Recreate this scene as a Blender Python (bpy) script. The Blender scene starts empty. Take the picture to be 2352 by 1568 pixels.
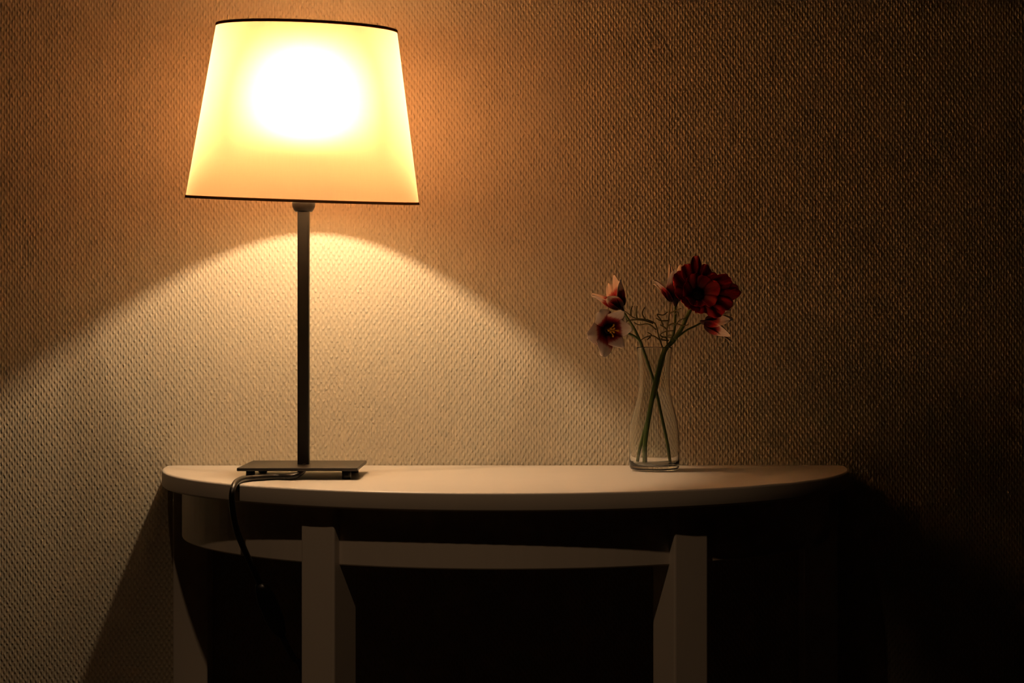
import bpy, bmesh, math, random
from mathutils import Vector, Matrix

random.seed(7)
scene = bpy.context.scene
C = scene.collection

# ------------------------------------------------------------------ camera
F_PX = 4234.0            # focal length in pixels of a 2352 px wide frame
CAM_Y = -2.117
CAM_Z = 0.892
cam_d = bpy.data.cameras.new('camera')
cam_d.sensor_width = 36.0
cam_d.lens = 36.0 * F_PX / 2352.0
cam_d.clip_start = 0.05
cam = bpy.data.objects.new('camera', cam_d)
C.objects.link(cam)
cam.location = (0, CAM_Y, CAM_Z)
cam.rotation_euler = (math.radians(90), 0, 0)
scene.camera = cam

# ------------------------------------------------------------------ world, exposure
w = bpy.data.worlds.new('night')
scene.world = w
w.use_nodes = True
w.node_tree.nodes['Background'].inputs[0].default_value = (1.0, 0.75, 0.5, 1)
w.node_tree.nodes['Background'].inputs[1].default_value = 0.0
scene.view_settings.view_transform = 'Standard'
scene.view_settings.look = 'None'
scene.view_settings.gamma = 1.0
scene.view_settings.use_curve_mapping = False
scene.view_settings.exposure = 0.0
scene.cycles.use_light_tree = False
scene.cycles.max_bounces = 8
scene.cycles.diffuse_bounces = 3
scene.cycles.glossy_bounces = 3
scene.cycles.transmission_bounces = 7
BULB_STRENGTH = 2350.0
BULB_COLOR = (1.0, 0.69, 0.41)

# a dim ceiling spot of the room, in front of the table and to its left
spot_d = bpy.data.lights.new('ceiling_spot', 'SPOT')
spot_d.energy = 14.5
spot_d.color = (1.0, 0.60, 0.32)
spot_d.spot_size = math.radians(28.5)
spot_d.spot_blend = 0.8
spot_d.shadow_soft_size = 0.02
spot = bpy.data.objects.new('ceiling_spot', spot_d)
C.objects.link(spot)
spot.location = (-0.34, -1.44, 2.42)
spot.rotation_euler = (Vector((-0.10, -0.36, 0.62)) - spot.location).to_track_quat('-Z', 'Y').to_euler()


def P(px, py, y):
    """a point of the place seen at pixel (px, py) standing at depth y"""
    d = y - CAM_Y
    return Vector(((px - 1176) * d / F_PX, y, CAM_Z - (py - 784) * d / F_PX))


# ------------------------------------------------------------------ materials
def new_mat(name):
    m = bpy.data.materials.new(name)
    m.use_nodes = True
    nt = m.node_tree
    b = nt.nodes['Principled BSDF']
    return m, nt, b


def N(nt, kind, **kw):
    n = nt.nodes.new(kind)
    for k, v in kw.items():
        setattr(n, k, v)
    return n


def mth(nt, op, a, b=None, c=None):
    n = nt.nodes.new('ShaderNodeMath')
    n.operation = op
    for i, v in enumerate((a, b, c)):
        if v is None:
            continue
        if isinstance(v, (int, float)):
            n.inputs[i].default_value = v
        else:
            nt.links.new(v, n.inputs[i])
    return n.outputs[0]


def simple(name, col, rough=0.5, spec=0.5, noise=0.0, nscale=40, metallic=0.0, bump=0.0, stretch=(1, 1, 1)):
    m, nt, b = new_mat(name)
    b.inputs['Base Color'].default_value = (*col, 1)
    b.inputs['Roughness'].default_value = rough
    b.inputs['Specular IOR Level'].default_value = spec
    b.inputs['Metallic'].default_value = metallic
    tc = N(nt, 'ShaderNodeTexCoord')
    mp = N(nt, 'ShaderNodeMapping')
    mp.inputs['Scale'].default_value = stretch
    nt.links.new(tc.outputs['Object'], mp.inputs[0])
    nz = N(nt, 'ShaderNodeTexNoise')
    nz.inputs['Scale'].default_value = nscale
    nz.inputs['Detail'].default_value = 4
    nt.links.new(mp.outputs[0], nz.inputs['Vector'])
    if noise:
        mr = N(nt, 'ShaderNodeMapRange')
        mr.inputs['To Min'].default_value = 1 - noise
        mr.inputs['To Max'].default_value = 1 + noise
        nt.links.new(nz.outputs[0], mr.inputs[0])
        mx = N(nt, 'ShaderNodeVectorMath', operation='SCALE')
        mx.inputs[0].default_value = col
        nt.links.new(mr.outputs[0], mx.inputs['Scale'])
        nt.links.new(mx.outputs[0], b.inputs['Base Color'])
    if bump:
        bp = N(nt, 'ShaderNodeBump')
        bp.inputs['Strength'].default_value = bump
        bp.inputs['Distance'].default_value = 0.001
        nt.links.new(nz.outputs[0], bp.inputs['Height'])
        nt.links.new(bp.outputs[0], b.inputs['Normal'])
    return m


def wallpaper_mat():
    """painted glass-fibre wallpaper: a plain weave of 3 x 4.8 mm pillows"""
    m, nt, b = new_mat('woven_wallpaper')
    b.inputs['Base Color'].default_value = (0.48, 0.425, 0.318, 1)
    b.inputs['Roughness'].default_value = 0.60
    b.inputs['Specular IOR Level'].default_value = 0.35
    tc = N(nt, 'ShaderNodeTexCoord')
    sp = N(nt, 'ShaderNodeSeparateXYZ')
    nt.links.new(tc.outputs['Object'], sp.inputs[0])

    def noise(scale, det=2):
        n = N(nt, 'ShaderNodeTexNoise')
        n.inputs['Scale'].default_value = scale
        n.inputs['Detail'].default_value = det
        nt.links.new(tc.outputs['Object'], n.inputs['Vector'])
        return n
    n1 = noise(190, 1)
    n2 = noise(28, 1)
    s1 = N(nt, 'ShaderNodeSeparateColor')
    nt.links.new(n1.outputs['Color'], s1.inputs[0])
    s2 = N(nt, 'ShaderNodeSeparateColor')
    nt.links.new(n2.outputs['Color'], s2.inputs[0])
    # thread coordinates with a little wander
    u = mth(nt, 'MULTIPLY', sp.outputs[0], 1 / 0.00305)
    u = mth(nt, 'ADD', u, mth(nt, 'MULTIPLY', mth(nt, 'SUBTRACT', s1.outputs[0], 0.5), 0.55))
    u = mth(nt, 'ADD', u, mth(nt, 'MULTIPLY', mth(nt, 'SUBTRACT', s2.outputs[0], 0.5), 0.6))
    v = mth(nt, 'MULTIPLY', sp.outputs[2], 1 / 0.0047)
    v = mth(nt, 'ADD', v, mth(nt, 'MULTIPLY', mth(nt, 'SUBTRACT', s1.outputs[1], 0.5), 0.8))
    v = mth(nt, 'ADD', v, mth(nt, 'MULTIPLY', mth(nt, 'SUBTRACT', s2.outputs[1], 0.5), 0.8))
    cu = mth(nt, 'COSINE', mth(nt, 'MULTIPLY', u, math.pi))
    cv = mth(nt, 'COSINE', mth(nt, 'MULTIPLY', v, math.pi))
    chk = mth(nt, 'MULTIPLY', cu, cv)
    row = mth(nt, 'ABSOLUTE', cv)
    col = mth(nt, 'POWER', mth(nt, 'ABSOLUTE', cu), 0.7)
    h = mth(nt, 'ADD', mth(nt, 'MULTIPLY', chk, 0.50), mth(nt, 'MULTIPLY', row, 0.14))
    h = mth(nt, 'ADD', h, mth(nt, 'MULTIPLY', col, 0.42))
    amp = mth(nt, 'ADD', 0.35, mth(nt, 'MULTIPLY', s1.outputs[2], 1.3))
    h = mth(nt, 'MULTIPLY', h, amp)
    bp = N(nt, 'ShaderNodeBump')
    bp.inputs['Strength'].default_value = 1.0
    bp.inputs['Distance'].default_value = 0.00065
    nt.links.new(h, bp.inputs['Height'])
    nt.links.new(bp.outputs[0], b.inputs['Normal'])
    return m


def shade_mat(name, trans, refl, mix, fwd=0.0):
    """thin woven lampshade cloth: lets light through, tinted by the cloth"""
    m, nt, b = new_mat(name)
    nt.nodes.remove(b)
    out = nt.nodes['Material Output']
    tr = N(nt, 'ShaderNodeBsdfTranslucent')
    df = N(nt, 'ShaderNodeBsdfDiffuse')
    df.inputs[0].default_value = (*refl, 1)
    mx = N(nt, 'ShaderNodeMixShader')
    mx.inputs[0].default_value = mix
    tc = N(nt, 'ShaderNodeTexCoord')
    # slubs of the linen: fine horizontal and vertical threads
    total = None
    for sc in ((60, 60, 1500), (900, 900, 30)):
        mp = N(nt, 'ShaderNodeMapping')
        mp.inputs['Scale'].default_value = sc
        nt.links.new(tc.outputs['Object'], mp.inputs[0])
        nz = N(nt, 'ShaderNodeTexNoise')
        nz.inputs['Scale'].default_value = 1.0
        nz.inputs['Detail'].default_value = 2
        nt.links.new(mp.outputs[0], nz.inputs['Vector'])
        total = nz.outputs[0] if total is None else mth(nt, 'ADD', total, nz.outputs[0])
    k = mth(nt, 'ADD', mth(nt, 'MULTIPLY', total, 0.16), 0.84)
    sv = N(nt, 'ShaderNodeVectorMath', operation='SCALE')
    sv.inputs[0].default_value = trans
    nt.links.new(k, sv.inputs['Scale'])
    nt.links.new(sv.outputs[0], tr.inputs[0])
    # part of the light keeps roughly its direction on the way through the weave
    rf = N(nt, 'ShaderNodeBsdfRefraction')
    rf.inputs['IOR'].default_value = 1.55
    rf.inputs['Roughness'].default_value = 1.0
    nt.links.new(sv.outputs[0], rf.inputs[0])
    m2 = N(nt, 'ShaderNodeMixShader')
    m2.inputs[0].default_value = fwd
    nt.links.new(tr.outputs[0], m2.inputs[1])
    nt.links.new(rf.outputs[0], m2.inputs[2])
    nt.links.new(df.outputs[0], mx.inputs[1])
    nt.links.new(m2.outputs[0], mx.inputs[2])
    nt.links.new(mx.outputs[0], out.inputs[0])
    return m


def bulb_mat():
    m, nt, b = new_mat('glowing_filament')
    b.inputs['Base Color'].default_value = (0.9, 0.9, 0.88, 1)
    b.inputs['Emission Color'].default_value = (*BULB_COLOR, 1)
    b.inputs['Emission Strength'].default_value = BULB_STRENGTH
    return m


def clear_bulb_mat():
    """very thin blown glass: almost all light passes straight through"""
    m, nt, b = new_mat('clear_bulb_glass')
    nt.nodes.remove(b)
    out = nt.nodes['Material Output']
    tr = N(nt, 'ShaderNodeBsdfTransparent')
    gl = N(nt, 'ShaderNodeBsdfGlossy')
    gl.inputs['Roughness'].default_value = 0.05
    fr = N(nt, 'ShaderNodeFresnel')
    fr.inputs[0].default_value = 1.25
    mx = N(nt, 'ShaderNodeMixShader')
    nt.links.new(fr.outputs[0], mx.inputs[0])
    nt.links.new(tr.outputs[0], mx.inputs[1])
    nt.links.new(gl.outputs[0], mx.inputs[2])
    nt.links.new(mx.outputs[0], out.inputs[0])
    return m


def glass_mat():
    m, nt, b = new_mat('clear_glass')
    b.inputs['Base Color'].default_value = (0.97, 0.985, 0.97, 1)
    b.inputs['Roughness'].default_value = 0.0
    b.inputs['IOR'].default_value = 1.46
    b.inputs['Transmission Weight'].default_value = 1.0
    return m


def petal_mat(name, stops, trans=0.3, rough=0.5):
    m, nt, b = new_mat(name)
    out = nt.nodes['Material Output']
    uv = N(nt, 'ShaderNodeUVMap')
    sp = N(nt, 'ShaderNodeSeparateXYZ')
    nt.links.new(uv.outputs[0], sp.inputs[0])
    nz = N(nt, 'ShaderNodeTexNoise')
    nz.inputs['Scale'].default_value = 9
    mp = N(nt, 'ShaderNodeMapping')
    mp.inputs['Scale'].default_value = (2.2, 0.25, 1)
    nt.links.new(uv.outputs[0], mp.inputs[0])
    nt.links.new(mp.outputs[0], nz.inputs['Vector'])
    t = mth(nt, 'ADD', sp.outputs[1], mth(nt, 'MULTIPLY', mth(nt, 'SUBTRACT', nz.outputs[0], 0.5), 0.16))
    # the red reaches a little further along the midrib
    mid = mth(nt, 'ABSOLUTE', mth(nt, 'SUBTRACT', sp.outputs[0], 0.5))
    t = mth(nt, 'ADD', t, mth(nt, 'MULTIPLY', mth(nt, 'SUBTRACT', mid, 0.25), 0.22))
    cr = N(nt, 'ShaderNodeValToRGB')
    el = cr.color_ramp.elements
    while len(el) < len(stops):
        el.new(0.5)
    for e, (p, c) in zip(el, stops):
        e.position = p
        e.color = (*c, 1)
    nt.links.new(t, cr.inputs[0])
    nt.links.new(cr.outputs[0], b.inputs['Base Color'])
    b.inputs['Roughness'].default_value = rough
    b.inputs['Specular IOR Level'].default_value = 0.3
    tr = N(nt, 'ShaderNodeBsdfTranslucent')
    nt.links.new(cr.outputs[0], tr.inputs[0])
    mx = N(nt, 'ShaderNodeMixShader')
    mx.inputs[0].default_value = trans
    nt.links.new(b.outputs[0], mx.inputs[1])
    nt.links.new(tr.outputs[0], mx.inputs[2])
    nt.links.new(mx.outputs[0], out.inputs[0])
    return m


M = {
    'wallpaper': wallpaper_mat(),
    'plain_wall': simple('painted_wall', (0.10, 0.085, 0.07), 0.8, 0.2, 0.04, 6),
    'ceiling': simple('ceiling_paint', (0.14, 0.125, 0.11), 0.85, 0.2, 0.03, 5),
    'floor': simple('dark_floor', (0.11, 0.075, 0.05), 0.5, 0.4, 0.25, 5, stretch=(1, 12, 1)),
    'paint': simple('white_table_lacquer', (0.65, 0.605, 0.54), 0.42, 0.4, 0.03, 25, bump=0.05),
    'metal': simple('black_powder_coat', (0.012, 0.010, 0.009), 0.42, 0.5, 0.1, 300, bump=0.08),
    'plate': simple('black_satin_plate', (0.016, 0.013, 0.011), 0.38, 0.6, 0.12, 250, bump=0.06),
    'rubber': simple('black_plastic', (0.008, 0.007, 0.007), 0.35, 0.5, 0.05, 100),
    'socket': simple('black_bakelite', (0.020, 0.016, 0.013), 0.4, 0.5, 0.05, 100),
    'shade': shade_mat('linen_shade', (1.0, 0.56, 0.305), (0.60, 0.47, 0.32), 0.31, 0.6),
    'trim': shade_mat('folded_hem', (0.30, 0.12, 0.03), (0.34, 0.16, 0.06), 0.10),
    'wire': simple('white_wire', (0.6, 0.55, 0.5), 0.4, 0.5),
    'filament': bulb_mat(),
    'bulb': clear_bulb_mat(),
    'glass': glass_mat(),
    'stem': simple('green_stem', (0.085, 0.13, 0.025), 0.45, 0.4, 0.25, 90),
    'twig': simple('brown_green_sprig', (0.10, 0.085, 0.02), 0.5, 0.3, 0.25, 120),
    'calyx': simple('dark_calyx', (0.05, 0.012, 0.014), 0.5, 0.3, 0.2, 200),
    'stamen': simple('yellow_stamen', (0.85, 0.42, 0.04), 0.5, 0.3, 0.15, 400),
    'eye': simple('dark_flower_eye', (0.012, 0.004, 0.004), 0.7, 0.2, 0.2, 500, bump=0.4),
    'petal': petal_mat('white_red_petal', [(0.0, (0.035, 0.001, 0.004)), (0.22, (0.07, 0.002, 0.006)),
                                           (0.40, (0.36, 0.006, 0.018)), (0.50, (0.55, 0.10, 0.09)),
                                           (0.60, (0.92, 0.72, 0.64)), (1.0, (0.96, 0.86, 0.78))], 0.14),
    'red': petal_mat('dark_red_petal', [(0.0, (0.05, 0.0005, 0.002)), (0.25, (0.15, 0.002, 0.005)),
                                        (0.6, (0.27, 0.003, 0.008)), (1.0, (0.42, 0.008, 0.014))], 0.40),
}


# ------------------------------------------------------------------ helpers
def link_mesh(name, verts, faces, mat, parent=None, smooth=False, uvs=None):
    me = bpy.data.meshes.new(name)
    me.from_pydata([tuple(v) for v in verts], [], faces)
    me.update()
    if uvs is not None:
        ul = me.uv_layers.new(name='UVMap')
        for lp in me.loops:
            ul.data[lp.index].uv = uvs[lp.vertex_index]
    o = bpy.data.objects.new(name, me)
    C.objects.link(o)
    me.materials.append(M[mat])
    if smooth:
        me.polygons.foreach_set('use_smooth', [True] * len(me.polygons))
    if parent:
        o.parent = parent
    return o


def from_bm(name, bm, mat, parent=None, smooth=False):
    me = bpy.data.meshes.new(name)
    bmesh.ops.recalc_face_normals(bm, faces=bm.faces)
    bm.to_mesh(me)
    bm.free()
    o = bpy.data.objects.new(name, me)
    C.objects.link(o)
    me.materials.append(M[mat])
    if smooth:
        me.polygons.foreach_set('use_smooth', [True] * len(me.polygons))
    if parent:
        o.parent = parent
    return o


def tag(o, label=None, cat=None, group=None, kind=None):
    if label: o['label'] = label
    if cat: o['category'] = cat
    if group: o['group'] = group
    if kind: o['kind'] = kind
    return o


def empty(name, loc, label, cat):
    o = bpy.data.objects.new(name, None)
    o.empty_display_size = 0.03
    C.objects.link(o)
    o.location = loc
    return tag(o, label, cat)


def box_bm(x0, x1, y0, y1, z0, z1, bev=0.0, seg=2):
    bm = bmesh.new()
    bmesh.ops.create_cube(bm, size=1)
    for v in bm.verts:
        v.co = Vector((x0 + (v.co.x + .5) * (x1 - x0), y0 + (v.co.y + .5) * (y1 - y0), z0 + (v.co.z + .5) * (z1 - z0)))
    if bev:
        bmesh.ops.bevel(bm, geom=bm.edges[:], offset=bev, segments=seg, profile=0.5, affect='EDGES')
    return bm


def lathe(name, prof, mat, parent=None, seg=64, loc=(0, 0, 0), closed=False):
    """revolve (r, z) pairs round z; r == 0 ends become a pole"""
    verts, faces, rings = [], [], []
    for r, z in prof:
        if r < 1e-7:
            rings.append([len(verts)])
            verts.append(Vector((0, 0, z)) + Vector(loc))
        else:
            st = len(verts)
            for i in range(seg):
                a = 2 * math.pi * i / seg
                verts.append(Vector((r * math.cos(a), r * math.sin(a), z)) + Vector(loc))
            rings.append(list(range(st, st + seg)))
    pairs = list(zip(rings[:-1], rings[1:]))
    if closed:
        pairs.append((rings[-1], rings[0]))
    for A, B in pairs:
        if len(A) == 1 and len(B) == 1:
            continue
        for i in range(seg):
            j = (i + 1) % seg
            if len(A) == 1:
                faces.append((A[0], B[j], B[i]))
            elif len(B) == 1:
                faces.append((A[i], A[j], B[0]))
            else:
                faces.append((A[i], A[j], B[j], B[i]))
    o = link_mesh(name, verts, faces, mat, parent, smooth=True)
    bm = bmesh.new(); bm.from_mesh(o.data)
    bmesh.ops.recalc_face_normals(bm, faces=bm.faces)
    bm.to_mesh(o.data); bm.free()
    return o


def catmull(pts, n):
    out = []
    P_ = [pts[0] + (pts[0] - pts[1])] + list(pts) + [pts[-1] + (pts[-1] - pts[-2])]
    for i in range(1, len(P_) - 2):
        p0, p1, p2, p3 = P_[i - 1:i + 3]
        for k in range(n):
            t = k / n
            out.append(0.5 * ((2 * p1) + (p2 - p0) * t + (2 * p0 - 5 * p1 + 4 * p2 - p3) * t * t + (3 * p1 - p0 - 3 * p2 + p3) * t ** 3))
    out.append(pts[-1].copy())
    return out


def tube_data(pts, radii, sides=8):
    """swept tube with closed ends; radii one value or (start, end) or a list"""
    n = len(pts)
    if isinstance(radii, (int, float)):
        radii = [radii] * n
    elif len(radii) == 2 and n != 2:
        radii = [radii[0] + (radii[1] - radii[0]) * i / (n - 1) for i in range(n)]
    verts, faces = [], []
    prev = None
    for i, p in enumerate(pts):
        t = (pts[min(i + 1, n - 1)] - pts[max(i - 1, 0)]).normalized()
        if prev is None:
            up = Vector((0, 1, 0)) if abs(t.y) < 0.9 else Vector((1, 0, 0))
            a = t.cross(up).normalized()
        else:
            a = (prev - t * prev.dot(t)).normalized()
        prev = a
        b = t.cross(a)
        for k in range(sides):
            an = 2 * math.pi * k / sides
            verts.append(p + (a * math.cos(an) + b * math.sin(an)) * radii[i])
    for i in range(n - 1):
        for k in range(sides):
            k2 = (k + 1) % sides
            faces.append((i * sides + k, i * sides + k2, (i + 1) * sides + k2, (i + 1) * sides + k))
    faces.append(tuple(reversed(range(sides))))
    faces.append(tuple(range((n - 1) * sides, n * sides)))
    return verts, faces


def join_data(parts):
    V, Fc = [], []
    for v, f in parts:
        o = len(V)
        V += v
        Fc += [tuple(i + o for i in q) for q in f]
    return V, Fc


# ------------------------------------------------------------------ the room
def struct(name, bm, mat):
    o = from_bm(name, bm, mat)
    return tag(o, kind='structure')


RX0, RX1, RY0, RZ1 = -3.2, 2.9, -4.0, 2.45
struct('wall_back', box_bm(RX0, RX1, 0.0, 0.1, 0, RZ1), 'wallpaper')
struct('wall_left', box_bm(RX0 - .1, RX0, RY0, 0.1, 0, RZ1), 'plain_wall')
struct('wall_right', box_bm(RX1, RX1 + .1, RY0, 0.1, 0, RZ1), 'plain_wall')
struct('wall_front', box_bm(RX0 - .1, RX1 + .1, RY0 - .1, RY0, 0, RZ1), 'plain_wall')
struct('floor', box_bm(RX0 - .1, RX1 + .1, RY0 - .1, 0.1, -0.1, 0), 'floor')
struct('ceiling', box_bm(RX0 - .1, RX1 + .1, RY0 - .1, 0.1, RZ1, RZ1 + .1), 'ceiling')

# ------------------------------------------------------------------ half-moon console table
TX = -0.0073             # table centre
TZ = 0.75                # top surface
TR = 0.388               # radius of the top
TT = 0.018               # thickness of the top
table = empty('console_table', (TX, 0, 0), 'white half-moon console table standing against the textured wall', 'table')


def half_disc_outline(R, corner, back=-0.001, n=72):
    """outline of the half-moon, going round from the right rear corner"""
    pts = []
    a0 = math.asin(min(1, (corner * 1.1 - back) / R))
    cx = math.sqrt((R - corner) ** 2 - (corner - back) ** 2) if corner else R
    # arc of rounded rear corners
    c = Vector((cx, back - corner))
    th = math.atan2(c.y, c.x)
    for i in range(9):
        a = math.pi / 2 + (th - math.pi / 2) * i / 8
        pts.append(Vector((c.x + corner * math.cos(a), c.y + corner * math.sin(a))))
    th2 = -math.pi - th
    for i in range(1, n):
        a = th + (th2 - th) * i / n
        pts.append(Vector((R * math.cos(a), R * math.sin(a))))
    c2 = Vector((-cx, back - corner))
    for i in range(9):
        a = th2 + (-1.5 * math.pi - th2) * i / 8
        pts.append(Vector((c2.x + corner * math.cos(a), c2.y + corner * math.sin(a))))
    return pts


def slab(name, outline, z0, z1, bev, mat, parent):
    bm = bmesh.new()
    vs = [bm.verts.new((p.x, p.y, z0)) for p in outline]
    f = bm.faces.new(vs)
    r = bmesh.ops.extrude_face_region(bm, geom=[f])
    top = [g for g in r['geom'] if isinstance(g, bmesh.types.BMVert)]
    for v in top:
        v.co.z = z1
    bmesh.ops.recalc_face_normals(bm, faces=bm.faces)
    if bev:
        es = [e for e in bm.edges if abs(e.verts[0].co.z - e.verts[1].co.z) < 1e-6]
        bmesh.ops.bevel(bm, geom=es, offset=bev, segments=3, profile=0.5, affect='EDGES')
    o = from_bm(name, bm, mat, parent)
    for pl in o.data.polygons:
        pl.use_smooth = abs(pl.normal.z) < 0.98
    return o


slab('tabletop', half_disc_outline(TR, 0.010), TZ - TT, TZ, 0.0025, 'paint', table)

# curved apron: a bent board under the top
AR, AT, AZ0, AZ1 = 0.366, 0.016, 0.675, TZ - TT
verts, faces = [], []
n = 64
for i in range(n + 1):
    a = -math.pi * i / n
    for r in (AR, AR - AT):
        for z in (AZ0, AZ1):
            x, y = r * math.cos(a), r * math.sin(a)
            verts.append((x, min(y, -0.004), z))
for i in range(n):
    b0, b1 = i * 4, (i + 1) * 4
    faces += [(b0, b1, b1 + 1, b0 + 1), (b0 + 2, b0 + 3, b1 + 3, b1 + 2), (b0, b0 + 2, b1 + 2, b1), (b0 + 1, b1 + 1, b1 + 3, b0 + 3)]
faces += [(0, 1, 3, 2), (n * 4, n * 4 + 2, n * 4 + 3, n * 4 + 1)]
ap = link_mesh('apron', verts, faces, 'paint', table)
bm = bmesh.new(); bm.from_mesh(ap.data); bmesh.ops.recalc_face_normals(bm, faces=bm.faces); bm.to_mesh(ap.data); bm.free()
bv = ap.modifiers.new('edge', 'BEVEL'); bv.width = 0.0015; bv.segments = 2; bv.limit_method = 'ANGLE'; bv.angle_limit = math.radians(50)

LS = 0.039               # square legs, each turned to face outwards
LEG_OUT = 0.3745
for ang in (-90, -29, 29, 90):
    a = math.radians(ang)
    bm = box_bm(-LS / 2, LS / 2, -LS / 2, LS / 2, 0, TZ - TT, 0.0018, 2)
    out = Vector((math.sin(a), -math.cos(a), 0))
    c = out * (LEG_OUT - LS / 2)
    if abs(ang) == 90:
        c.y = -LS / 2 - 0.003
    mat4 = Matrix.Translation(c) @ Matrix.Rotation(a, 4, 'Z')
    bmesh.ops.transform(bm, matrix=mat4, verts=bm.verts)
    from_bm('leg', bm, 'paint', table)

# ------------------------------------------------------------------ table lamp
LX, LY = -0.2203, -0.168
lamp = empty('table_lamp', (LX, LY, TZ), 'lit table lamp with cream fabric shade on a slim black post', 'lamp')


def lp(o):
    """parts are modelled in place: shift them into the lamp's own space"""
    o.data.transform(Matrix.Translation((-LX, -LY, -TZ)))
    o.parent = lamp
    return o


PW, PD = 0.124, 0.118
PLATE_Z0, PLATE_Z1 = TZ + 0.0090, TZ + 0.0125
lp(from_bm('base_plate', box_bm(LX - PW / 2, LX + PW / 2, LY - PD / 2, LY + PD / 2, PLATE_Z0, PLATE_Z1, 0.0008, 2), 'plate'))
for sx in (-1, 1):
    for sy in (-1, 1):
        fx, fy = LX + sx * (PW / 2 - 0.0125), LY + sy * (PD / 2 - 0.012)
        o = lathe('foot', [(0, TZ + 0.0002), (0.0042, TZ + 0.0002), (0.0047, TZ + 0.0008), (0.0047, PLATE_Z0 + 0.0001), (0, PLATE_Z0 + 0.0001)], 'rubber', None, 24, (fx, fy, 0))
        lp(o)
# square post with softened corners
pb = box_bm(LX - 0.0061, LX + 0.0061, LY - 0.0061, LY + 0.0061, PLATE_Z1 - 0.001, 1.034, 0.0)
bmesh.ops.bevel(pb, geom=[e for e in pb.edges if abs(e.verts[0].co.z - e.verts[1].co.z) > 0.1], offset=0.002, segments=4, profile=0.5, affect='EDGES')
lp(from_bm('post', pb, 'metal'))
SOCK0 = 1.0290
ROT = Matrix.Rotation(math.radians(1.9), 4, 'Y') @ Matrix.Rotation(math.radians(4.7), 4, 'X')
lp(lathe('socket', [(0, SOCK0), (0.0085, SOCK0), (0.0092, SOCK0 + 0.0004), (0.0105, SOCK0 + 0.0022), (0.0119, SOCK0 + 0.0052), (0.0123, SOCK0 + 0.0085),
                    (0.0123, SOCK0 + 0.014), (0.0, SOCK0 + 0.014)], 'socket', None, 40, (LX, LY, 0)))
# lamp holder, bulb and filament lean with the crooked shade
HINGE = Vector((LX, LY, SOCK0 + 0.012))
TILT = Matrix.Translation(HINGE) @ ROT


def tilted(o):
    o.data.transform(TILT)
    return lp(o)


tilted(lathe('lamp_holder', [(0, 0), (0.0135, 0), (0.0145, 0.001), (0.0145, 0.017), (0.0125, 0.0175), (0.0125, 0.036), (0, 0.036)], 'socket', None, 40))
BH = 0.108               # filament height above the hinge
bulb = tilted(lathe('bulb', [(0.0128, 0.034), (0.0130, 0.060), (0.0150, 0.072), (0.0205, 0.084), (0.0255, 0.096), (0.0275, 0.108), (0.0262, 0.121), (0.0205, 0.131), (0.0120, 0.136), (0, 0.1375)], 'bulb', None, 40))
fp = []
for i in range(7):
    t = math.radians(-90 + 90 * i / 6)
    fp.append((0.0062 * math.cos(t), BH - 0.006 + 0.0062 * math.sin(t)))
fp[0] = (0, fp[0][1])
for i in range(7):
    t = math.radians(90 * i / 6)
    fp.append((0.0062 * math.cos(t), BH + 0.006 + 0.0062 * math.sin(t)))
fp[-1] = (0, fp[-1][1])
fil = tilted(lathe('filament', fp, 'filament', None, 20))
fil.parent = bulb

# the shade sits a little askew: it leans right and towards the room
SB = P(696, 461, LY)                      # centre of the lower rim
SH, SRB, SRT = 0.1812, 0.1225, 0.0942
TH = 0.0008


def shade_pt(r, a, z):
    return SB + (ROT @ Vector((r * math.cos(a), r * math.sin(a), z)))


def shade_band(name, z0, z1, dr, mat, rows, seg=128, thick=TH):
    verts, faces = [], []
    prof = []
    for i in range(rows + 1):
        z = z0 + (z1 - z0) * i / rows
        prof.append((SRB + (SRT - SRB) * z / SH + dr, z))
    for i in range(rows, -1, -1):
        z = z0 + (z1 - z0) * i / rows
        prof.append((SRB + (SRT - SRB) * z / SH + dr - thick, z))
    L = len(prof)
    for r, z in prof:
        for k in range(seg):
            verts.append(shade_pt(r, 2 * math.pi * k / seg, z))
    for i in range(L):
        j = (i + 1) % L
        for k in range(seg):
            k2 = (k + 1) % seg
            faces.append((i * seg + k, i * seg + k2, j * seg + k2, j * seg + k))
    o = lp(link_mesh(name, verts, faces, mat, None, smooth=True))
    return o


def single_band(name, z0, z1, dr, mat, rows, seg=128):
    verts, faces = [], []
    for i in range(rows + 1):
        z = z0 + (z1 - z0) * i / rows
        for k in range(seg):
            verts.append(shade_pt(SRB + (SRT - SRB) * z / SH + dr, 2 * math.pi * k / seg, z))
    for i in range(rows):
        for k in range(seg):
            k2 = (k + 1) % seg
            faces.append((i * seg + k, i * seg + k2, (i + 1) * seg + k2, (i + 1) * seg + k))
    return lp(link_mesh(name, verts, faces, mat, None, smooth=True))


shade = single_band('lamp_shade', 0.0, SH, 0.0, 'shade', 10)
for z0, z1 in ((-0.0004, 0.0024), (SH - 0.0026, SH + 0.0004)):
    t = shade_band('hem', z0, z1, 0.0007, 'trim', 2, thick=0.0014)
    t.parent = shade
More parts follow.
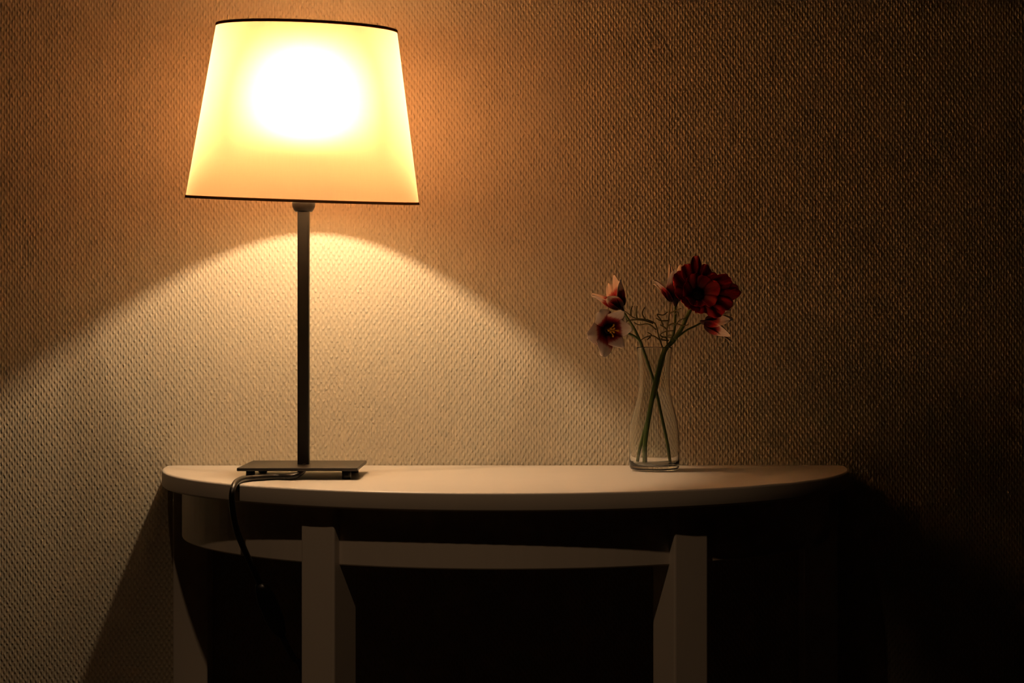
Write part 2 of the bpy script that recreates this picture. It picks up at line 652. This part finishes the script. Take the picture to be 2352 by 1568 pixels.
# wire carrier: a ring round the socket, three spokes and the lower hoop
parts = []
for k in range(3):
    a = math.radians(30 + 120 * k)
    p0 = TILT @ Vector((0.0150 * math.cos(a), 0.0150 * math.sin(a), 0.0180))
    p1 = shade_pt(SRB - 0.0018, a, 0.0016)
    parts.append(tube_data([p0, p1], 0.0010, 6))
ring = [TILT @ Vector((0.0155 * math.cos(2 * math.pi * k / 24), 0.0155 * math.sin(2 * math.pi * k / 24), 0.0180)) for k in range(25)]
parts.append(tube_data(ring, 0.0011, 6))
parts.append(tube_data([shade_pt(SRB - 0.0018, 2 * math.pi * k / 64, 0.0012) for k in range(65)], 0.0010, 6))
v, f = join_data(parts)
lp(link_mesh('shade_carrier', v, f, 'wire', None, smooth=True))
v, f = tube_data([shade_pt(SRT - 0.0018, 2 * math.pi * k / 64, SH - 0.0012) for k in range(65)], 0.0010, 6)
lp(link_mesh('top_hoop', v, f, 'wire', None, smooth=True)).parent = shade

# power cord: out from under the plate, over the table edge and down
cz = TZ + 0.0032
cord_pts = [P(699, 1068, LY), P(697, 1078, LY - 0.030), P(690, 1086, LY - 0.052), P(672, 1091, LY - 0.062), P(635, 1092.5, -0.226), P(600, 1095, -0.237), P(572, 1097, -0.248)]
for q in cord_pts[4:]:
    q.z = cz
cord_pts[3].z = cz + 0.0006
cord_pts += [P(553, 1101, -0.268), P(541, 1109, -0.2905), P(534.5, 1124, -0.3030), P(532.5, 1146, -0.3060), P(536, 1181, -0.3040), P(545, 1222, -0.3000), P(557, 1252, -0.2960),
             P(572, 1286, -0.2920), P(590, 1326, -0.288), P(620, 1400, -0.280), P(648, 1462, -0.274), P(672, 1508, -0.268), P(700, 1566, -0.262),
             Vector((-0.185, -0.24, 0.40)), Vector((-0.160, -0.20, 0.18)), Vector((-0.150, -0.14, 0.03)), Vector((-0.17, -0.09, 0.0036)), Vector((-0.30, -0.05, 0.0034)), Vector((-0.75, -0.04, 0.0034))]
cp = catmull(cord_pts, 8)
v, f = tube_data(cp, 0.0031, 12)
cord = lp(link_mesh('power_cord', v, f, 'rubber', None, smooth=True))
# inline rocker switch threaded on the cord
s0, s1 = P(596, 1340, -0.2866), P(646, 1458, -0.2744)
ax = (s1 - s0)
Ls = ax.length
ax.normalize()
side = ax.cross(Vector((0, -1, 0))).normalized()
fr = side.cross(ax).normalized()
bm = bmesh.new()
secs = [(0.0, .0045, .0045), (0.10, .0068, .0060), (0.28, .0092, .0075), (0.72, .0092, .0075), (0.90, .0068, .0060), (1.0, .0045, .0045)]
rings = []
for t, hw, hd in secs:
    ring = []
    for k in range(16):
        an = 2 * math.pi * k / 16
        cs, sn = math.cos(an), math.sin(an)
        e = 0.6
        xx = math.copysign(abs(cs) ** e, cs) * hw
        yy = math.copysign(abs(sn) ** e, sn) * hd
        ring.append(bm.verts.new(s0 + ax * (Ls * t) + side * xx + fr * yy))
    rings.append(ring)
for A, B in zip(rings[:-1], rings[1:]):
    for k in range(16):
        bm.faces.new((A[k], A[(k + 1) % 16], B[(k + 1) % 16], B[k]))
bm.faces.new(rings[0]); bm.faces.new(rings[-1])
sw = lp(from_bm('inline_switch', bm, 'rubber', None, smooth=True))
sw.parent = cord

# ------------------------------------------------------------------ glass vase
VY = -0.092
VX = P(1503, 1000, VY).x
vase = None
outer = [(0.0, 0.0004), (0.020, 0.0002), (0.0238, 0.0006), (0.0262, 0.0022), (0.0273, 0.0050), (0.0276, 0.012), (0.0276, 0.030), (0.0272, 0.043), (0.0258, 0.053), (0.0232, 0.0635),
         (0.0205, 0.0735), (0.0183, 0.084), (0.0172, 0.0945), (0.0170, 0.102), (0.0173, 0.110), (0.0181, 0.120), (0.0190, 0.1285), (0.0195, 0.1343), (0.01955, 0.1350), (0.01935, 0.1356), (0.0190, 0.1358)]
WT = 0.0013
inner = [(0.01865, 0.1356), (0.01845, 0.1350), (0.0183, 0.1343), (0.0177, 0.1285), (0.0168, 0.120), (0.0160, 0.110), (0.0157, 0.102), (0.0159, 0.0945), (0.0170, 0.084), (0.0192, 0.0735), (0.0219, 0.0635),
         (0.0245, 0.053), (0.0259, 0.043), (0.0263, 0.030), (0.0263, 0.012), (0.0255, 0.0085), (0.0235, 0.0066), (0.018, 0.0060), (0.0, 0.0058)]
vase = lathe('glass_vase', outer + inner, 'glass', None, 96)
vase.location = (VX, VY, TZ + 0.0002)
tag(vase, 'small clear hourglass glass vase holding the flowers on the console table', 'vase')


# ------------------------------------------------------------------ flowers
def make_petal_mesh(L, W, a0, a1, cup, ruffle=0.0, shape=0.8, tip=0.0, nu=12, nv=9, seed=0, r0=0.002, pinch=0.35, blunt=False):
    """petal rooted near the origin: rises along z, opens towards x.
    a0/a1: angle from the axis at the root and at the tip (degrees)"""
    rnd = random.Random(seed)
    ph = rnd.uniform(0, 6.28)
    V, UV, Fc = [], [], []
    r, z = r0, 0.0
    step = L / nu
    for i in range(nu + 1):
        t = i / nu
        al = math.radians(a0 + (a1 - a0) * t ** 1.3)
        if i:
            r += math.sin(al) * step
            z += math.cos(al) * step
        wd = W * (pinch * (1 - t) ** 2 + math.sin(math.pi * min(1, t ** shape * 0.93 + 0.04)) ** 0.75) * 0.9
        if t > 0.97:
            wd = W * (0.24 - tip)
        if blunt:
            wd = W * (0.22 + 0.78 * math.sin(math.pi * 0.60 * t ** 0.9))
        nr = Vector((-math.cos(al), 0, math.sin(al)))      # towards the inside of the cup
        for j in range(nv + 1):
            s = -1 + 2 * j / nv
            dz = 0.0
            if i == nu:
                dz = -0.10 * L * abs(s) ** 2 * 0.4
            p = Vector((r, 0, z)) + nr * (cup * s * s * wd) + Vector((0, s * wd, dz))
            if ruffle:
                p += nr * (ruffle * t * math.sin(5.0 * s + ph + 3 * t)) * L
                p += Vector((math.sin(al), 0, math.cos(al))) * (ruffle * 0.8 * t * t * math.sin(9 * s + ph)) * L
            if blunt:
                k = max(0.0, (t - 0.45) / 0.55)
                back = k * k * (0.20 * abs(s) ** 2.5 + 0.07 * (math.sin(7.5 * s + ph) * 0.5 + 0.5) + 0.05 * abs(math.sin(5.3 * s + 2 * ph)))
                p -= Vector((math.sin(al), 0, math.cos(al))) * back * L
            V.append(p)
            UV.append((j / nv, t))
    for i in range(nu):
        for j in range(nv):
            a = i * (nv + 1) + j
            Fc.append((a, a + 1, a + nv + 2, a + nv + 1))
    return V, UV, Fc


def frame(axis, roll, up=Vector((0, 0, 1))):
    z = axis.normalized()
    if abs(z.dot(up)) > 0.95:
        up = Vector((1, 0, 0))
    x = (up - z * up.dot(z)).normalized()
    y = z.cross(x)
    m = Matrix((x, y, z)).transposed()
    return (m @ Matrix.Rotation(math.radians(roll), 3, 'Z'))


def flower_head(parent, org, base, axis, roll, petals, mat, cup_r=0.0045, cup_h=0.008, stamens=0, eye=None, cupmat='calyx', blunt=False):
    """petals: list of (azimuth, length, half width, a0, a1, cup, ruffle)"""
    R = frame(axis, roll)
    prof = [(0, -0.003), (0.0016, -0.0028), (0.0022, -0.001), (cup_r * 0.75, cup_h * 0.3), (cup_r, cup_h * 0.75), (cup_r * 0.95, cup_h), (cup_r * 0.6, cup_h * 0.8), (0, cup_h * 0.5)]
    head = lathe('flower_head', prof, cupmat, None, 20)
    head.data.transform(Matrix.Translation(base - org) @ R.to_4x4())
    head.parent = parent
    for k, (az, L, W, a0, a1, cup, ruf) in enumerate(petals):
        V, UV, Fc = make_petal_mesh(L, W, a0, a1, cup, ruf, seed=k + int(az * 7), r0=cup_r * 0.55, blunt=blunt)
        Rz = Matrix.Rotation(math.radians(az), 3, 'Z')
        V = [base - org + R @ (Rz @ (v + Vector((0, 0, cup_h * 0.25)))) for v in V]
        o = link_mesh('petal', V, Fc, mat, head, smooth=True, uvs=UV)
        so = o.modifiers.new('thickness', 'SOLIDIFY'); so.thickness = 0.0005; so.offset = 0
        sd = o.modifiers.new('smooth', 'SUBSURF'); sd.levels = 1; sd.render_levels = 1
    rnd = random.Random(int(roll) + 11)
    for k in range(stamens):
        a = 2 * math.pi * k / stamens
        sp = 0.0012 if k % 2 else 0.0034
        tip = Vector((sp * math.cos(a) * 1.5, sp * math.sin(a) * 1.5, 0.0165 - 0.002 * (k % 2)))
        mid = Vector((sp * 0.5 * math.cos(a), sp * 0.5 * math.sin(a), 0.010))
        pts = [Vector((0.0006 * math.cos(a), 0.0006 * math.sin(a), 0.002)), mid, tip, tip + Vector((0.0022 * math.cos(a), 0.0022 * math.sin(a), 0.0004))]
        pts = [base - org + R @ p for p in catmull(pts, 4)]
        rr = [0.0005] * (len(pts) - 6) + [0.0007, 0.0009, 0.0011, 0.0012, 0.0011, 0.0007]
        v, f = tube_data(pts, rr, 8)
        link_mesh('stamen', v, f, 'stamen', head, smooth=True)
    if eye:
        e = lathe('flower_eye', [(0, cup_h * 0.3), (eye, cup_h * 0.35), (eye * 1.05, cup_h * 0.6), (eye * 0.8, cup_h * 0.95), (eye * 0.4, cup_h * 1.1), (0, cup_h * 1.15)], 'eye', None, 24)
        e.data.transform(Matrix.Translation(base - org) @ R.to_4x4())
        e.parent = head
    return head


def stem_part(parent, org, pts, r, name='stem', mat='stem', n=8, sides=10):
    v, f = tube_data([p - org for p in catmull(pts, n)], r, sides)
    return link_mesh(name, v, f, mat, parent, smooth=True)


def cp1(x, y, depth):
    """pixel of the close-up crop of the flowers -> place"""
    return P(1320 + x / 5.8075, 570 + y / 5.8075, depth)


def sprig(parent, org, lines, rad=0.00085):
    """one feathery leaf: a rib with thread-like side leaflets"""
    parts = []
    for ln in lines:
        pts = [cp1(x, y, d) - org for x, y, d in ln]
        pts = catmull(pts, 5)
        parts.append(tube_data(pts, (rad, rad * 0.6), 6))
    v, f = join_data(parts)
    return link_mesh('feathery_leaf', v, f, 'twig', parent, smooth=True)


DV = VY
# --- stem with the two pale flowers on the left
b1 = P(1540, 1070, DV + 0.005); b1.z = TZ + 0.0072
s1o = b1.copy()
fl1 = empty('flower_stem', s1o, 'flower stem leaning left with two open white blooms red inside', 'flower')
fork = cp1(872, 1235, DV - 0.012)
A_base = cp1(628, 815, DV + 0.004)
B_axis = Vector((0.50, -0.84, -0.14)).normalized()
B_base = cp1(470, 1085, DV - 0.016) - B_axis * 0.010
stem_part(fl1, s1o, [b1, P(1533, 1018, DV + 0.006), P(1518, 948, DV + 0.0062), P(1503, 881, DV + 0.006), P(1484, 822, DV + 0.001), fork], (0.0017, 0.0015))
stem_part(fl1, s1o, [fork, cp1(800, 1080, DV - 0.008), cp1(715, 945, DV - 0.002), A_base], (0.0014, 0.0012))
stem_part(fl1, s1o, [fork, cp1(800, 1175, DV - 0.010), cp1(690, 1125, DV - 0.006), cp1(600, 1105, DV - 0.001), B_base], (0.0013, 0.0012))
flower_head(fl1, s1o, A_base, Vector((-0.52, -0.20, 0.80)), 0,
            [(0 + 14, .036, .0095, 14, 30, -.18, .01), (62, .034, .0090, 18, 62, -.15, .02), (118, .036, .0080, 22, 60, -.2, .02),
             (180, .036, .0085, 18, 45, -.2, .02), (238, .037, .0080, 24, 74, -.2, .02), (300, .035, .0095, 16, 46, -.18, .01)], 'petal', cup_r=0.0048, cup_h=0.010)
flower_head(fl1, s1o, B_base, B_axis, 0,
            [(-14, .030, .0120, 34, 54, -.25, .01), (46, .034, .0140, 42, 76, -.18, .01), (98, .039, .0145, 44, 80, -.18, .01),
             (152, .036, .0135, 40, 70, -.2, .02), (205, .030, .0105, 26, 40, -.3, .01), (282, .029, .0110, 24, 36, -.3, .01)], 'petal', cup_r=0.005, cup_h=0.009, stamens=8)

# --- thick stem with the big dark red bloom and the small drooping one on the right
b2 = P(1481, 1066, DV - 0.004); b2.z = TZ + 0.0074
s2o = b2.copy()
fl2 = empty('flower_stem', s2o, 'thick green flower stem leaning right with large dark red bloom', 'flower')
D_axis = Vector((0.12, -0.95, 0.22)).normalized()
D_c = cp1(1645, 605, DV - 0.014)
D_base = D_c - D_axis * 0.006
E_base = cp1(1705, 985, DV + 0.006)
j2 = cp1(1330, 1215, DV - 0.004)
stem_part(fl2, s2o, [b2, P(1482, 1012, DV - 0.006), P(1490, 959, DV - 0.006), P(1501, 898, DV - 0.006), P(1512, 852, DV - 0.006), P(1525, 808, DV - 0.006), j2], (0.0026, 0.0025))
stem_part(fl2, s2o, [j2, cp1(1430, 1060, DV - 0.004), cp1(1500, 900, DV - 0.004), cp1(1565, 780, DV - 0.004), D_base], (0.0026, 0.0017))
stem_part(fl2, s2o, [j2, cp1(1490, 1095, DV), cp1(1610, 1035, DV + 0.004), E_base], (0.0011, 0.0010))
dp = []
for az, L, W, a1 in [(4, .043, .0070, 86), (-16, .034, .0085, 80), (26, .036, .0090, 84), (54, .035, .0105, 84), (84, .028, .0100, 80), (122, .022, .0095, 78), (160, .021, .0095, 76),
                     (194, .024, .0100, 80), (222, .037, .0105, 86), (246, .041, .0100, 84), (270, .048, .0105, 88), (292, .041, .0100, 82), (316, .030, .0100, 76)]:
    dp.append((az, L, W, 58, a1, -.10, .06))
for az, L in [(20, .024), (70, .020), (130, .016), (190, .016), (240, .024), (285, .027), (335, .022)]:
    dp.append((az, L, .0095, 44, 68, -.12, .07))
flower_head(fl2, s2o, D_base, D_axis, 0, dp, 'red', cup_r=0.006, cup_h=0.007, eye=0.0065, blunt=True)
flower_head(fl2, s2o, E_base, Vector((0.92, -0.20, -0.16)), 0,
            [(0, .031, .0080, 20, 44, -.2, .01), (62, .032, .0085, 16, 34, -.2, .01), (122, .036, .0080, 16, 36, -.2, .02),
             (180, .036, .0080, 14, 30, -.2, .01), (240, .032, .0085, 18, 40, -.2, .01), (300, .033, .0085, 18, 40, -.2, .01)], 'petal', cup_r=0.0042, cup_h=0.009)

# --- middle stem with the upright bloom
b3 = P(1463, 1070, DV + 0.006); b3.z = TZ + 0.0072
s3o = b3.copy()
fl3 = empty('flower_stem', s3o, 'thin flower stem with upright half-open bloom behind the dark red one', 'flower')
C_base = cp1(1342, 745, DV + 0.016)
stem_part(fl3, s3o, [b3, P(1469, 1033, DV + 0.005), P(1480, 990, DV + 0.003), P(1496, 930, DV + 0.0010), P(1507, 893, DV + 0.0005), P(1517, 850, DV + 0.003), P(1529, 806, DV + 0.005),
                     cp1(1278, 1250, DV + 0.006), cp1(1325, 1110, DV + 0.009), cp1(1340, 950, DV + 0.012), C_base], (0.0018, 0.0014))
flower_head(fl3, s3o, C_base, Vector((-0.08, -0.10, 1.0)), 0,
            [(92, .046, .0050, 18, 38, -.25, .01), (50, .042, .0085, 12, 22, -.2, .01), (330, .044, .0100, 14, 26, -.2, .02),
             (270, .042, .0100, 18, 40, -.2, .02), (200, .034, .0100, 18, 60, -.2, .03), (150, .030, .0090, 20, 74, -.2, .03)], 'petal', cup_r=0.0062, cup_h=0.013)

# feathery leaves on the stems
d0 = DV - 0.006
sprig(fl3, s3o, [
    [(1195, 1390, DV + .003), (1125, 1190, d0 - .001), (1080, 1020, d0 - .008), (1000, 965, d0 - .01), (900, 945, d0 - .012), (800, 930, d0 - .012), (730, 885, d0 - .012), (660, 830, d0 - .012)],
    [(835, 945, d0 - .012), (820, 860, d0 - .014), (832, 770, d0 - .016)],
    [(752, 900, d0 - .012), (748, 835, d0 - .010), (770, 770, d0 - .008)],
    [(945, 955, d0 - .012), (900, 870, d0 - .009), (930, 790, d0 - .006)],
    [(1085, 1085, d0 - .006), (985, 1010, d0 - .002), (860, 1020, d0 + .002), (790, 990, d0 + .004)],
    [(1045, 1000, d0 - .009), (900, 958, d0 - .016), (760, 955, d0 - .020), (690, 975, d0 - .022)],
    [(1130, 1220, d0 - .004), (1050, 1170, d0), (960, 1180, d0 + .003), (875, 1228, d0 + .005)],
    [(1000, 1178, d0 + .002), (1020, 1150, d0 + .004), (970, 1120, d0 + .006)],
    [(1010, 1180, d0 + .002), (965, 1222, d0 - .001)],
])
sprig(fl2, s2o, [
    [(1235, 1310, d0), (1228, 1120, d0 - .003), (1248, 970, d0 - .006), (1268, 830, d0 - .008), (1285, 690, d0 - .008)],
    [(1240, 1035, d0 - .005), (1330, 1000, d0 - .010), (1440, 1030, d0 - .013), (1515, 1020, d0 - .014)],
    [(1246, 965, d0 - .006), (1150, 965, d0 - .009), (1085, 932, d0 - .012)],
    [(1258, 870, d0 - .007), (1340, 835, d0 - .012), (1420, 800, d0 - .015)],
    [(1180, 1030, d0 - .004), (1145, 950, d0 - .003), (1100, 882, d0 - .002), (1180, 890, d0), (1240, 850, d0 + .002)],
    [(1232, 1080, d0 - .003), (1190, 1050, d0 - .003), (1140, 1020, d0 - .004)],
])
sprig(fl2, s2o, [
    [(1250, 1230, d0), (1150, 1215, d0 - .005), (1210, 1180, d0 - .009), (1310, 1200, d0 - .012)],
    [(1230, 1200, d0 - .002), (1140, 1160, d0 - .006), (1210, 1110, d0 - .010), (1320, 1098, d0 - .013)],
    [(1225, 1170, d0 - .003), (1260, 1160, d0 - .009), (1310, 1160, d0 - .012)],
])
sprig(fl3, s3o, [
    [(1335, 1040, DV + .010), (1400, 960, DV - .004), (1490, 925, DV - .008)],
    [(1338, 880, DV + .013), (1375, 850, DV - .003), (1390, 910, DV - .006)],
])
